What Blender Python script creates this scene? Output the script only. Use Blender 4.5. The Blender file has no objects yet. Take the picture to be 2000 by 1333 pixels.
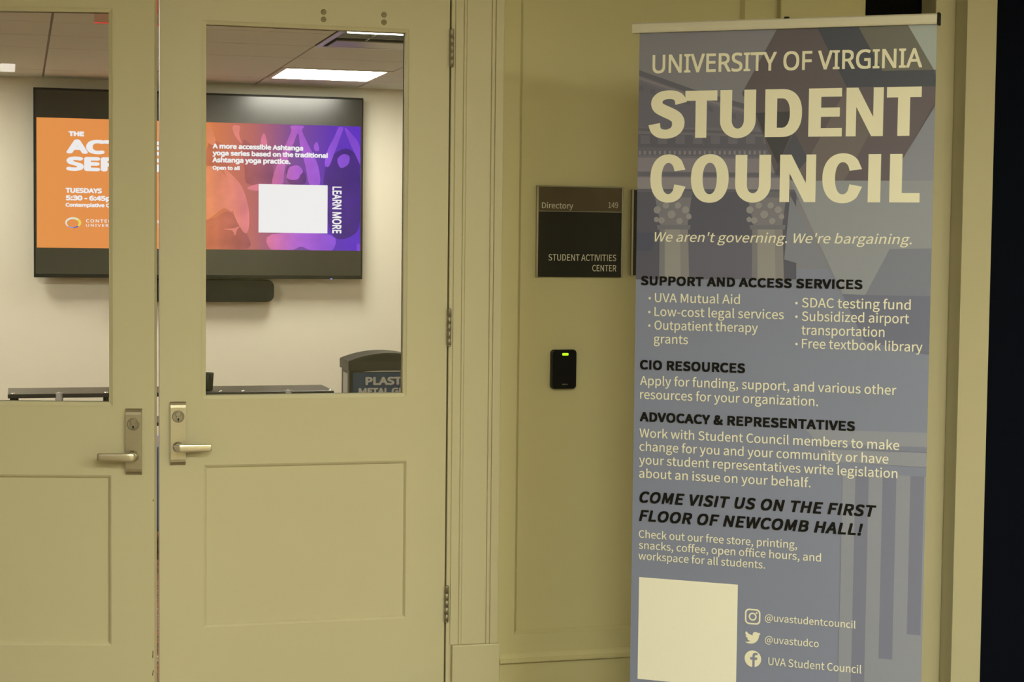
import bpy, bmesh, math, os, random
from mathutils import Vector, Matrix

random.seed(4)
C = bpy.context.scene.collection
SC = bpy.context.scene

# ------------------------------------------------------------------ camera
FPX, PITCH, ROLL, YAW = 3474.25, 0.0554957, 0.01140435, 0.27102844
EYE = Vector((0, 0, 1.5))
_fw = Vector((math.sin(YAW) * math.cos(PITCH), math.cos(YAW) * math.cos(PITCH), -math.sin(PITCH)))
_r0 = Vector((math.cos(YAW), -math.sin(YAW), 0))
_u0 = _r0.cross(_fw)
RT = math.cos(ROLL) * _r0 + math.sin(ROLL) * _u0
UP = RT.cross(_fw)
FW = _fw
cd = bpy.data.cameras.new('camera')
cam = bpy.data.objects.new('camera', cd)
C.objects.link(cam)
m = Matrix((RT, UP, -FW)).transposed().to_4x4()
m.translation = EYE
cam.matrix_world = m
cd.sensor_width = 36
cd.lens = 36 * FPX / 2000
cd.clip_start = 0.05
SC.camera = cam

# ------------------------------------------------------------------ world, view
w = bpy.data.worlds.new('world')
SC.world = w
w.use_nodes = True
w.node_tree.nodes['Background'].inputs[0].default_value = (0.01, 0.009, 0.007, 1)
w.node_tree.nodes['Background'].inputs[1].default_value = 0.2
SC.view_settings.view_transform = 'Standard'
SC.view_settings.look = 'None'
SC.view_settings.gamma = 1
SC.view_settings.use_curve_mapping = False
SC.view_settings.exposure = 0.0
try:
    SC.cycles.use_denoising = True
    SC.cycles.max_bounces = 8
    SC.cycles.transparent_max_bounces = 12
    SC.cycles.caustics_reflective = False
    SC.cycles.caustics_refractive = False
    SC.cycles.sample_clamp_indirect = 4
except Exception:
    pass

# lamp strengths (the emitting diffusers are built further down with their fixtures)
HALL_LAMP = (55.5, (1.0, 0.985, 0.69))
HALL_END_LAMP = (17.0, (1.0, 0.95, 0.85))
ROOM_FILL_LAMP = (74.0, (1.0, 0.97, 0.87))
ROOM_LAMP_NEAR_TV = (29.0, (1.0, 0.97, 0.87))
TUBE_LAMP = (6.0, (1.0, 0.97, 0.90))

# main planes
D = 5.562          # front of the closed door leaf
DT = 5.712         # room side of the door wall
YW = 11.62         # far wall of the room
HC, RC = 2.75, 2.50  # ceilings: hall, room
FL = -0.12          # floor


def ray(x, y):
    return RT * ((x - 1000) / FPX) - UP * ((y - 666.5) / FPX) + FW


def on_y(x, y, Y):
    d = ray(x, y)
    return EYE + d * (Y / d.y)


def on_z(x, y, Z):
    d = ray(x, y)
    return EYE + d * ((Z - 1.5) / d.z)


# ------------------------------------------------------------------ materials
def lin(c):
    c = c / 255.0
    return c / 12.92 if c <= 0.04045 else ((c + 0.055) / 1.055) ** 2.4


def srgb(r, g, b):
    return (lin(r), lin(g), lin(b))


def mat(name, col, rough=0.5, metal=0.0, spec=0.5, noise=0.0, nscale=40, bump=0.0, bscale=300, coat=0.0):
    m = bpy.data.materials.new(name)
    m.use_nodes = True
    nt = m.node_tree
    b = nt.nodes['Principled BSDF']
    b.inputs['Base Color'].default_value = (*col, 1)
    b.inputs['Roughness'].default_value = rough
    b.inputs['Metallic'].default_value = metal
    b.inputs['Specular IOR Level'].default_value = spec
    if coat:
        b.inputs['Coat Weight'].default_value = coat
        b.inputs['Coat Roughness'].default_value = 0.05
    tc = nt.nodes.new('ShaderNodeTexCoord')
    if noise:
        n = nt.nodes.new('ShaderNodeTexNoise')
        n.inputs['Scale'].default_value = nscale
        n.inputs['Detail'].default_value = 4
        r = nt.nodes.new('ShaderNodeMapRange')
        r.inputs['To Min'].default_value = 1 - noise
        r.inputs['To Max'].default_value = 1 + noise
        x = nt.nodes.new('ShaderNodeVectorMath')
        x.operation = 'SCALE'
        x.inputs[0].default_value = col
        nt.links.new(tc.outputs['Object'], n.inputs['Vector'])
        nt.links.new(n.outputs['Fac'], r.inputs['Value'])
        nt.links.new(r.outputs[0], x.inputs['Scale'])
        nt.links.new(x.outputs[0], b.inputs['Base Color'])
    if bump:
        n = nt.nodes.new('ShaderNodeTexNoise')
        n.inputs['Scale'].default_value = bscale
        n.inputs['Detail'].default_value = 3
        bp = nt.nodes.new('ShaderNodeBump')
        bp.inputs['Strength'].default_value = bump
        bp.inputs['Distance'].default_value = 0.001
        nt.links.new(tc.outputs['Object'], n.inputs['Vector'])
        nt.links.new(n.outputs['Fac'], bp.inputs['Height'])
        nt.links.new(bp.outputs[0], b.inputs['Normal'])
    return m


def emit(name, col, strength=1.0):
    m = bpy.data.materials.new(name)
    m.use_nodes = True
    nt = m.node_tree
    nt.nodes.clear()
    e = nt.nodes.new('ShaderNodeEmission')
    o = nt.nodes.new('ShaderNodeOutputMaterial')
    e.inputs[0].default_value = (*col, 1)
    e.inputs[1].default_value = strength
    nt.links.new(e.outputs[0], o.inputs[0])
    return m


def emit_ramp(name, stops, x0, x1, strength=1.0, grain=0.0):
    """screen colour running from left to right across the displayed picture"""
    m = emit(name, (1, 1, 1), strength)
    nt = m.node_tree
    e = [n for n in nt.nodes if n.type == 'EMISSION'][0]
    tc = nt.nodes.new('ShaderNodeTexCoord')
    sx = nt.nodes.new('ShaderNodeSeparateXYZ')
    mr = nt.nodes.new('ShaderNodeMapRange')
    mr.inputs['From Min'].default_value = x0
    mr.inputs['From Max'].default_value = x1
    cr = nt.nodes.new('ShaderNodeValToRGB')
    el = cr.color_ramp.elements
    while len(el) < len(stops):
        el.new(0.5)
    for k, (p, c) in enumerate(stops):
        el[k].position = p
    for k, (p, c) in enumerate(stops):
        el[k].color = (*srgb(*c), 1)
    nt.links.new(tc.outputs['Object'], sx.inputs[0])
    nt.links.new(sx.outputs[0], mr.inputs['Value'])
    nt.links.new(mr.outputs[0], cr.inputs[0])
    nz = nt.nodes.new('ShaderNodeTexNoise')
    nz.inputs['Scale'].default_value = 7
    nz.inputs['Detail'].default_value = 3
    nr = nt.nodes.new('ShaderNodeMapRange')
    nr.inputs['To Min'].default_value = 1 - grain
    nr.inputs['To Max'].default_value = 1 + grain
    vm = nt.nodes.new('ShaderNodeVectorMath')
    vm.operation = 'SCALE'
    nt.links.new(tc.outputs['Object'], nz.inputs['Vector'])
    nt.links.new(nz.outputs['Fac'], nr.inputs['Value'])
    nt.links.new(cr.outputs[0], vm.inputs[0])
    nt.links.new(nr.outputs[0], vm.inputs['Scale'])
    nt.links.new(vm.outputs[0], e.inputs[0])
    return m


def thin_glass(name, tint, refl=1.0):
    m = bpy.data.materials.new(name)
    m.use_nodes = True
    nt = m.node_tree
    nt.nodes.clear()
    t = nt.nodes.new('ShaderNodeBsdfTransparent')
    t.inputs[0].default_value = (*tint, 1)
    g = nt.nodes.new('ShaderNodeBsdfGlossy')
    g.inputs['Roughness'].default_value = 0.0
    g.inputs[0].default_value = (refl, refl, refl, 1)
    f = nt.nodes.new('ShaderNodeFresnel')
    f.inputs[0].default_value = 1.5
    x = nt.nodes.new('ShaderNodeMixShader')
    o = nt.nodes.new('ShaderNodeOutputMaterial')
    nt.links.new(f.outputs[0], x.inputs[0])
    nt.links.new(t.outputs[0], x.inputs[1])
    nt.links.new(g.outputs[0], x.inputs[2])
    nt.links.new(x.outputs[0], o.inputs[0])
    return m


M = {}
M['paint'] = mat('cream satin paint', (0.60, 0.565, 0.42), 0.42, bump=0.06, bscale=180, noise=0.015, nscale=5)
M['wallpaint'] = mat('cream wall paint', (0.56, 0.52, 0.315), 0.55, bump=0.08, bscale=250, noise=0.02, nscale=6)
M['chip'] = mat('bare scuffed paint', (0.16, 0.12, 0.08), 0.8)
M['roomwall'] = mat('pale room wall paint', (0.80, 0.75, 0.62), 0.65, noise=0.01, nscale=6)
M['tile'] = mat('mineral ceiling tile', (0.71, 0.74, 0.66), 0.95, noise=0.06, nscale=160, bump=0.25, bscale=400)
M['tbar'] = mat('ceiling grid tee', (0.20, 0.18, 0.17), 0.6)
M['hallceil'] = mat('white hall ceiling', (0.72, 0.70, 0.62), 0.9)
M['steel'] = mat('brushed stainless steel', (0.52, 0.49, 0.42), 0.34, 1.0, noise=0.05, nscale=90)
M['leversteel'] = mat('satin stainless lever', (0.70, 0.67, 0.60), 0.30, 1.0)
M['bolt'] = mat('dull bolt metal', (0.30, 0.27, 0.18), 0.6, 0.5)
M['hingesteel'] = mat('dull hinge steel', (0.36, 0.33, 0.27), 0.55, 0.9, noise=0.08, nscale=60)
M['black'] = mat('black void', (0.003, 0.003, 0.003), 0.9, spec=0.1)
M['keyhole'] = mat('keyhole black', (0.01, 0.009, 0.007), 0.7)
M['blackplastic'] = mat('black plastic', (0.006, 0.006, 0.005), 0.45, spec=0.2)
M['tvbezel'] = mat('television bezel black', (0.006, 0.006, 0.005), 0.4, spec=0.25)
M['tvscreen'] = mat('dark television panel', (0.007, 0.0065, 0.006), 0.25, spec=1.0)
M['navy'] = mat('dark navy tone', (0.0035, 0.005, 0.013), 0.8, spec=0.06)
M['glass'] = thin_glass('clear door glass', (0.965, 0.97, 0.945), 0.45)
M['acrylic'] = thin_glass('acrylic with glow tint', (0.98, 0.82, 0.80), 0.7)  # pink tint stands in for the red glow inside the panel
M['white'] = mat('white letter print', (0.87, 0.865, 0.80), 0.55)
M['ink'] = mat('black letter print', (0.008, 0.0075, 0.007), 0.7, spec=0.15)
M['rail'] = mat('silver anodised rail', (0.66, 0.655, 0.61), 0.4, 0.15, noise=0.02)


def lamp_mat(name, spec):
    return emit(name, spec[1], spec[0])


# ------------------------------------------------------------------ mesh helper
class MB:
    def __init__(self):
        self.v, self.f, self.mi, self.sm = [], [], [], []

    def add(self, vs, fs, mi=0, smooth=False):
        o = len(self.v)
        self.v += [tuple(p) for p in vs]
        for f in fs:
            self.f.append([o + i for i in f])
            self.mi.append(mi)
            self.sm.append(smooth)
        return self

    def box(self, x0, x1, y0, y1, z0, z1, mi=0):
        vs = [(x, y, z) for x in (x0, x1) for y in (y0, y1) for z in (z0, z1)]
        fs = [(0, 1, 3, 2), (4, 6, 7, 5), (0, 4, 5, 1), (2, 3, 7, 6), (0, 2, 6, 4), (1, 5, 7, 3)]
        return self.add(vs, fs, mi)

    def poly(self, pts, y, mi=0, y1=None):
        """outline in the x-z plane at depth y (front is -y); a prism when y1 is given"""
        n = len(pts)
        vs = [(p[0], y, p[1]) for p in pts]
        a = sum(pts[i][0] * pts[(i + 1) % n][1] - pts[(i + 1) % n][0] * pts[i][1] for i in range(n))
        idx = list(range(n)) if a > 0 else list(range(n))[::-1]
        if y1 is None:
            return self.add(vs, [idx], mi)
        vs += [(p[0], y1, p[1]) for p in pts]
        fs = [idx, [i + n for i in idx[::-1]]]
        for k in range(n):
            i, j = idx[k], idx[(k + 1) % n]
            fs.append([j, i, i + n, j + n])
        return self.add(vs, fs, mi)

    def frame(self, x0, x1, z0, z1, w, ya, yb, mi=0):
        """sloped sticking: from the outer rectangle at depth ya to the inner one at yb"""
        o = [(x0, ya, z0), (x1, ya, z0), (x1, ya, z1), (x0, ya, z1)]
        i = [(x0 + w, yb, z0 + w), (x1 - w, yb, z0 + w), (x1 - w, yb, z1 - w), (x0 + w, yb, z1 - w)]
        return self.add(o + i, [(k, (k + 1) % 4, 4 + (k + 1) % 4, 4 + k) for k in range(4)], mi)

    def lathe(self, prof, c, axis='z', seg=24, mi=0, cap=True, smooth=True):
        """prof: (radius, distance along axis) pairs"""
        vs, fs = [], []
        n = len(prof)
        for r, h in prof:
            for k in range(seg):
                a = 2 * math.pi * k / seg
                p, q = r * math.cos(a), r * math.sin(a)
                v = {'z': (p, q, h), 'y': (p, h, q), 'x': (h, p, q)}[axis]
                vs.append((c[0] + v[0], c[1] + v[1], c[2] + v[2]))
        for i in range(n - 1):
            for k in range(seg):
                a, b = i * seg + k, i * seg + (k + 1) % seg
                fs.append((a, b, b + seg, a + seg))
        self.add(vs, fs, mi, smooth)
        if cap:
            self.add(vs[:seg], [list(range(seg))[::-1]], mi)
            self.add(vs[-seg:], [list(range(seg))], mi)
        return self

    def text(self, t2, x, z, sx, sz, y, mi=0):
        vs, fs = t2
        return self.add([(x + p[0] * sx, y - (p[2] if len(p) > 2 else 0) * 2e-5, z + p[1] * sz) for p in vs], fs, mi)

    def build(self, name, mats, parent=None, bevel=0.0, seg=2, fixn=True):
        me = bpy.data.meshes.new(name)
        me.from_pydata(self.v, [], self.f)
        if not isinstance(mats, (list, tuple)):
            mats = [mats]
        for x in mats:
            me.materials.append(M[x] if isinstance(x, str) else x)
        for p, i, s in zip(me.polygons, self.mi, self.sm):
            p.material_index = i
            p.use_smooth = s
        me.update()
        if fixn:
            bm = bmesh.new()
            bm.from_mesh(me)
            bmesh.ops.recalc_face_normals(bm, faces=bm.faces)
            bm.to_mesh(me)
            bm.free()
        o = bpy.data.objects.new(name, me)
        C.objects.link(o)
        if parent is not None:
            o.parent = parent
        if bevel:
            b = o.modifiers.new('edge', 'BEVEL')
            b.width = bevel
            b.segments = seg
            b.limit_method = 'ANGLE'
            b.angle_limit = math.radians(40)
        return o


def tag(o, label, cat, group=None, kind=None):
    o['label'] = label
    o['category'] = cat
    if group:
        o['group'] = group
    if kind:
        o['kind'] = kind
    return o


def thing(name, loc, label, cat, rz=0.0, group=None, kind=None):
    o = bpy.data.objects.new(name, None)
    o.empty_display_size = 0.1
    C.objects.link(o)
    o.location = loc
    o.rotation_euler = (0, 0, rz)
    return tag(o, label, cat, group, kind)


def rrect(x0, x1, z0, z1, r, n=6):
    out = []
    for cx, cz, a0 in ((x1 - r, z0 + r, -90), (x1 - r, z1 - r, 0), (x0 + r, z1 - r, 90), (x0 + r, z0 + r, 180)):
        for k in range(n + 1):
            a = math.radians(a0 + 90 * k / n)
            out.append((cx + r * math.cos(a), cz + r * math.sin(a)))
    return out


def ell(cx, cz, rx, rz, n=32, a0=0, a1=360):
    full = abs(a1 - a0) >= 360
    k = n if full else n + 1
    return [(cx + rx * math.cos(math.radians(a0 + (a1 - a0) * i / n)), cz + rz * math.sin(math.radians(a0 + (a1 - a0) * i / n))) for i in range(k)]


# ------------------------------------------------------------------ lettering
_fd = os.path.join(bpy.utils.system_resource('DATAFILES') or '', 'fonts')
FONTS = {}


def font(key):
    if key not in FONTS:
        f = None
        try:
            p = os.path.join(_fd, {'noto': 'NotoSansHebrew-Regular.woff2', 'source': 'Noto Sans CJK Regular.woff2'}[key])
            if os.path.exists(p):
                f = bpy.data.fonts.load(p)
        except Exception:
            f = None
        FONTS[key] = f
    return FONTS[key]


def raw_text(s, key, shear=0.0, space=1.0, res=5):
    c = bpy.data.curves.new('lettering', 'FONT')
    c.body = s
    f = font(key)
    if f:
        c.font = f
    c.dimensions = '2D'
    c.fill_mode = 'FRONT'
    c.resolution_u = res
    c.space_character = space
    c.shear = shear
    o = bpy.data.objects.new('lettering', c)
    C.objects.link(o)
    dg = bpy.context.evaluated_depsgraph_get()
    dg.update()
    me = o.evaluated_get(dg).to_mesh()
    vs = [(v.co.x, v.co.y) for v in me.vertices]
    fs = [list(p.vertices) for p in me.polygons]
    o.evaluated_get(dg).to_mesh_clear()
    bpy.data.objects.remove(o)
    bpy.data.curves.remove(c)
    return vs, fs


CAP = {}


def text2d(s, key='noto', bold=0.0, shear=0.0, space=1.0, res=5, square=False):
    """outlines with cap height 1 and left ink edge 0; bold grows the strokes all round (in cap heights)"""
    if key not in CAP:
        CAP[key] = max(v[1] for v in raw_text('H', key)[0])
    k = 1.0 / CAP[key]
    vs, fs = raw_text(s, key, shear, space, res)
    vs = [(x * k, y * k) for x, y in vs]
    if bold:
        offs = [(math.cos(math.pi * i / 4) * bold, math.sin(math.pi * i / 4) * bold) for i in range(8)]
        if square:
            offs += [(a * bold, b * bold) for a in (-1, 1) for b in (-1, 1)]
        V, Fc = list(vs), list(fs)
        for dx, dy in offs:
            o = len(V)
            V += [(x + dx, y + dy, 1 + o // len(vs)) for x, y in vs]
            Fc += [[o + i for i in f] for f in fs]
        q = 1.0 / (1 + 2 * bold)
        vs, fs = [(v[0] * q, (v[1] + bold) * q, v[2] if len(v) > 2 else 0) for v in V], Fc
    x0 = min(v[0] for v in vs)
    x1 = max(v[0] for v in vs)
    return [(v[0] - x0,) + tuple(v[1:]) for v in vs], fs, x1 - x0


def put(mb, s, x0, x1, z, cap, y, mi=0, **kw):
    """one line of lettering from x0 to x1 on baseline z"""
    vs, fs, wd = text2d(s, **kw)
    sx = (x1 - x0) / wd if x1 is not None else cap
    return mb.text((vs, fs), x0, z, sx, cap, y, mi)


# ================================================================== SETTING
K = 'structure'
# door wall, with the pair-of-doors opening and a dark doorway further right
X0, X1 = -0.502, 1.331      # clear opening of the double doors
ZT = 2.405
WF = D + 0.012              # wall face
b = MB()
b.box(-6, X0 - 0.03, WF, DT, FL, HC)
b.box(X1 + 0.03, 2.70, WF, DT, FL, HC)
b.box(X0 - 0.03, X1 + 0.03, WF, DT, ZT + 0.03, HC)
b.box(2.70, 3.09, WF, DT, 2.62, HC)
b.box(3.06, 3.26, WF, DT, FL, HC)
b.box(3.26, 8, D + 0.10, DT, FL, HC)
tag(b.build('wall_back', 'wallpaint'), 'cream corridor wall around the double doors', 'wall', kind=K)
# dark navy slab right of the last pilaster
b = MB().box(3.235, 8, D + 0.02, D + 0.099, FL, HC)
tag(b.build('navy_right', 'navy'), 'dark navy surface at the right edge beyond the pilaster', 'wall', kind=K)
# dark doorway
t = thing('door_3', (2.905, D + 0.13, 0), 'black sheet for the darkness of an unlit doorway above the banner rail', 'door', kind=K)
MB().box(-0.20, 0.155, -0.02, 0.018, FL, 2.62).build('leaf', 'black', t)  # black sheet, no real leaf: the opening's darkness put into the colour

# hall and room shells
b = MB().box(-6, 8, -4.1, -4.0, FL, HC)
tag(b.build('wall_front', 'wallpaint'), 'cream corridor wall behind the viewer', 'wall', kind=K)
b = MB().box(-6.1, -6, -4.1, DT, FL, HC).box(8, 8.1, -4.1, DT, FL, HC)
tag(b.build('wall_side', 'wallpaint'), 'cream end walls of the corridor', 'wall', kind=K)
b = MB().box(-6.1, 8.1, -4.1, DT, FL - 0.1, FL)
M['hallfloor'] = mat('brown hall carpet', (0.30, 0.24, 0.17), 0.95, noise=0.2, nscale=30)
tag(b.build('floor', 'hallfloor'), 'brown corridor floor in front of the doors', 'floor', kind=K)
b = MB().box(-6.1, 8.1, -4.1, DT, HC, HC + 0.1)
tag(b.build('ceiling', 'hallceil'), 'pale corridor ceiling', 'ceiling', kind=K)

b = MB().box(-3.2, 3.4, YW, YW + 0.1, FL, RC + 0.2)
tag(b.build('wall_far', 'roomwall'), 'pale room wall behind the television', 'wall', kind=K)
b = MB().box(-3.3, -3.2, DT, YW + 0.1, FL, RC + 0.2).box(3.4, 3.5, DT, YW + 0.1, FL, RC + 0.2)
tag(b.build('wall_left', 'roomwall'), 'pale side walls of the room', 'wall', kind=K)

# patterned carpet of the room
M['carpet'] = mat('patterned room carpet', (0.1, 0.06, 0.04), 0.95)
nt = M['carpet'].node_tree
tc = nt.nodes.new('ShaderNodeTexCoord')
n1 = nt.nodes.new('ShaderNodeTexNoise')
n1.inputs['Scale'].default_value = 28
n1.inputs['Detail'].default_value = 6
cr = nt.nodes.new('ShaderNodeValToRGB')
cols = [(0.30, (20, 18, 22)), (0.45, (70, 48, 36)), (0.53, (150, 84, 40)), (0.58, (62, 50, 44)), (0.68, (150, 140, 120))]
while len(cr.color_ramp.elements) < len(cols):
    cr.color_ramp.elements.new(0.5)
for e, (p, c) in zip(cr.color_ramp.elements, cols):
    e.position = p
for e, (p, c) in zip(cr.color_ramp.elements, cols):
    e.color = (*srgb(*c), 1)
nt.links.new(tc.outputs['Object'], n1.inputs['Vector'])
nt.links.new(n1.outputs['Fac'], cr.inputs[0])
nt.links.new(cr.outputs[0], nt.nodes['Principled BSDF'].inputs['Base Color'])
b = MB().box(-3.3, 3.5, DT, YW + 0.1, FL - 0.1, FL)
tag(b.build('floor', 'carpet'), 'dark flecked carpet seen through the gap between the doors', 'floor', kind=K)

# suspended ceiling: tiles, tees, with the louvre bay left open
XL = [0.154 + 0.662 * k for k in range(-5, 6)]
YL = [5.712, 6.2, 6.8, 7.4, 8.0, 8.63, 9.2, 9.82, 11.08, 11.62]
BAY = (XL[7], XL[8], 8.0, 9.2)
b = MB()
for i in range(len(XL) - 1):
    for j in range(len(YL) - 1):
        xa, xb, ya, yb = XL[i], XL[i + 1], YL[j], YL[j + 1]
        if xa >= BAY[0] - .01 and xb <= BAY[1] + .01 and ya >= BAY[2] - .01 and yb <= BAY[3] + .01:
            continue
        b.box(xa + .006, xb - .006, ya + .006, yb - .006, RC, RC + .015)
for x in XL:
    b.box(x - .012, x + .012, 5.712, YW, RC + .007, RC + .013, 1)
for y in YL:
    b.box(-3.2, BAY[0], y - .012, y + .012, RC + .007, RC + .013, 1)
    b.box(BAY[1], 3.4, y - .012, y + .012, RC + .007, RC + .013, 1)
    if not BAY[2] < y < BAY[3]:
        b.box(BAY[0], BAY[1], y - .012, y + .012, RC + .007, RC + .013, 1)
b.box(-3.2, 3.4, 5.712, YW, RC + .19, RC + .2)
tag(b.build('ceiling', ['tile', 'tbar']), 'grey tiled suspended ceiling of the room', 'ceiling', kind=K)

# ------------------------------------------------------------------ trims
def PXX(px, Y, py=660):
    return on_y(px, py, Y).x


# casing right of the doors: jamb, bead, flat, bands, plinth
t = thing('trim_1', (0, 0, 0), 'cream moulded door casing right of the double doors', 'trim', kind=K)
zp = 0.19
b = MB()
b.box(1.3335, 1.352, D - 0.001, DT, FL, HC)
b.box(1.346, 1.374, D - 0.006, DT - 0.1, zp, HC)
b.box(1.374, 1.383, D - 0.008, DT - 0.1, zp, HC)
b.box(1.383, 1.466, D - 0.006, DT - 0.1, zp, HC)
b.box(1.466, 1.478, D - 0.009, DT - 0.1, zp, HC)
b.box(1.478, 1.506, D - 0.013, DT - 0.1, zp, HC)
b.build('casing', 'paint', t, bevel=0.0025)
MB().box(1.352, 1.512, D - 0.016, DT - 0.1, FL, zp).build('plinth', 'paint', t, bevel=0.003)
MB().box(1.29, 1.3335, D + 0.047, DT, FL, ZT).build('stop', 'paint', t)
t = thing('trim_2', (0, 0, 0), 'cream door casing left of the double doors and across their head', 'trim', kind=K)
b = MB()
b.box(-0.69, X0 - 0.004, D - 0.018, DT, FL, HC)
b.box(X0 - 0.004, 1.346, D - 0.016, DT, ZT, ZT + 0.16)
b.build('casing', 'paint', t, bevel=0.003)

# wall panelling between the casing and the dark doorway
t = thing('trim_3', (0, 0, 0), 'cream framed wall panelling carrying the wall signs', 'trim', kind=K)
zb, zr = 0.215, 0.150
px0, px1 = 1.563, 2.337
yf = WF - 0.016
b = MB()
b.box(1.505, px0, yf, WF + .002, zr, HC)                 # left stile
b.box(px1, 2.46, yf, WF + .002, zr, HC)
b.box(px0, px1, yf, WF + .002, zr, zb)                   # bottom rail
b.box(px0, px1, yf, WF + .002, 2.62, HC)
b.frame(px0, px1, zb, 2.62, 0.011, yf - .001, WF - .001)
b.build('panel_moulding', 'wallpaint', t)
b = MB()
b.box(2.455, 2.755, D - 0.030, WF + .002, FL, HC)
b.box(2.755, 2.771, D - 0.020, DT, FL, HC)
b.build('pilaster', 'wallpaint', t, bevel=0.003)

t = thing('baseboard_back', (0, 0, 0), 'cream baseboard with moulded cap under the wall panelling', 'baseboard', kind=K)
MB().box(1.512, 2.455, D - 0.012, WF + .002, FL, 0.125).build('board', 'wallpaint', t, bevel=0.002)
b = MB()
prof = [(D + 0.0, 0.156), (D - 0.006, 0.153), (D - 0.010, 0.148), (D - 0.016, 0.138), (D - 0.026, 0.130), (D - 0.026, 0.125), (D - 0.010, 0.122), (D - 0.010, 0.118), (WF, 0.118), (WF, 0.156)]
vs = [(1.512, y, z) for y, z in prof] + [(2.455, y, z) for y, z in prof]
n = len(prof)
b.add(vs, [(i, (i + 1) % n, n + (i + 1) % n, n + i) for i in range(n)] + [list(range(n)), list(range(n, 2 * n))])
b.build('cap_moulding', 'wallpaint', t)

# reveal and pilaster at the right
t = thing('trim_4', (0, 0, 0), 'cream casing and tall pilaster right of the banner', 'trim', kind=K)
MB().box(3.045, 3.122, D - 0.002, WF + 0.09, FL, HC).build('casing', 'paint', t, bevel=0.003)
MB().box(3.122, 3.236, D - 0.080, WF + 0.06, FL, HC).build('pilaster', 'paint', t, bevel=0.002)


# ------------------------------------------------------------------ doors
def make_leaf(W, wx0, wx1, px0, px1, parent, chips=False):
    """local x across the leaf, z up, front face at y = 0"""
    T = 0.044
    wz0, wz1, pz0, pz1 = 1.000, 2.172, 0.284, 0.796
    b = MB()
    b.box(0, wx0, 0, T, FL + .01, 2.40)
    b.box(wx1, W, 0, T, FL + .01, 2.40)
    b.box(wx0, wx1, 0, T, wz1, 2.40)
    # rail between glass and panel, bottom rail
    b.box(wx0, wx1, 0, T, pz1, wz0)
    b.box(wx0, wx1, 0, T, FL + .01, pz0)
    if px0 > wx0:
        b.box(wx0, px0, 0, T, pz0, pz1)
    if px1 < wx1:
        b.box(px1, wx1, 0, T, pz0, pz1)
    # recessed panel with sloped sticking
    b.frame(px0, px1, pz0, pz1, 0.0055, 0.0, 0.0035)
    b.frame(px0 + .0055, px1 - .0055, pz0 + .0055, pz1 - .0055, 0.005, 0.0035, 0.0105)
    b.box(px0 + .008, px1 - .008, 0.0105, 0.034, pz0 + .008, pz1 - .008)
    # glazing bead
    b.frame(wx0, wx1, wz0, wz1, 0.002, -0.0012, -0.0012)
    b.frame(wx0 + .002, wx1 - .002, wz0 + .002, wz1 - .002, 0.011, 0.0008, 0.0045)
    b.frame(wx0 + .013, wx1 - .013, wz0 + .013, wz1 - .013, 0.0012, 0.0045, 0.014)
    b.frame(wx0 + .002, wx1 - .002, wz0 + .002, wz1 - .002, 0.012, T, T - 0.012)
    if chips:
        rnd = random.Random(7)
        for cz, h in ((0.262, .010), (0.250, .014), (0.205, .008), (0.196, .010), (0.72, .006)):
            x = W - 0.003 + rnd.uniform(-.002, .001)
            b.poly([(x - .002, cz), (x + .001, cz - h * .3), (x + .0018, cz + h * .5), (x, cz + h), (x - .0012, cz + h * .6)], -0.0004, 1)
    b.build('leaf', ['paint', 'chip'], parent)
    MB().box(wx0 + .0135, wx1 - .0135, 0.0145, 0.0205, wz0 + .0135, wz1 - .0135).build('glass_pane', 'glass', parent)


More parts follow.
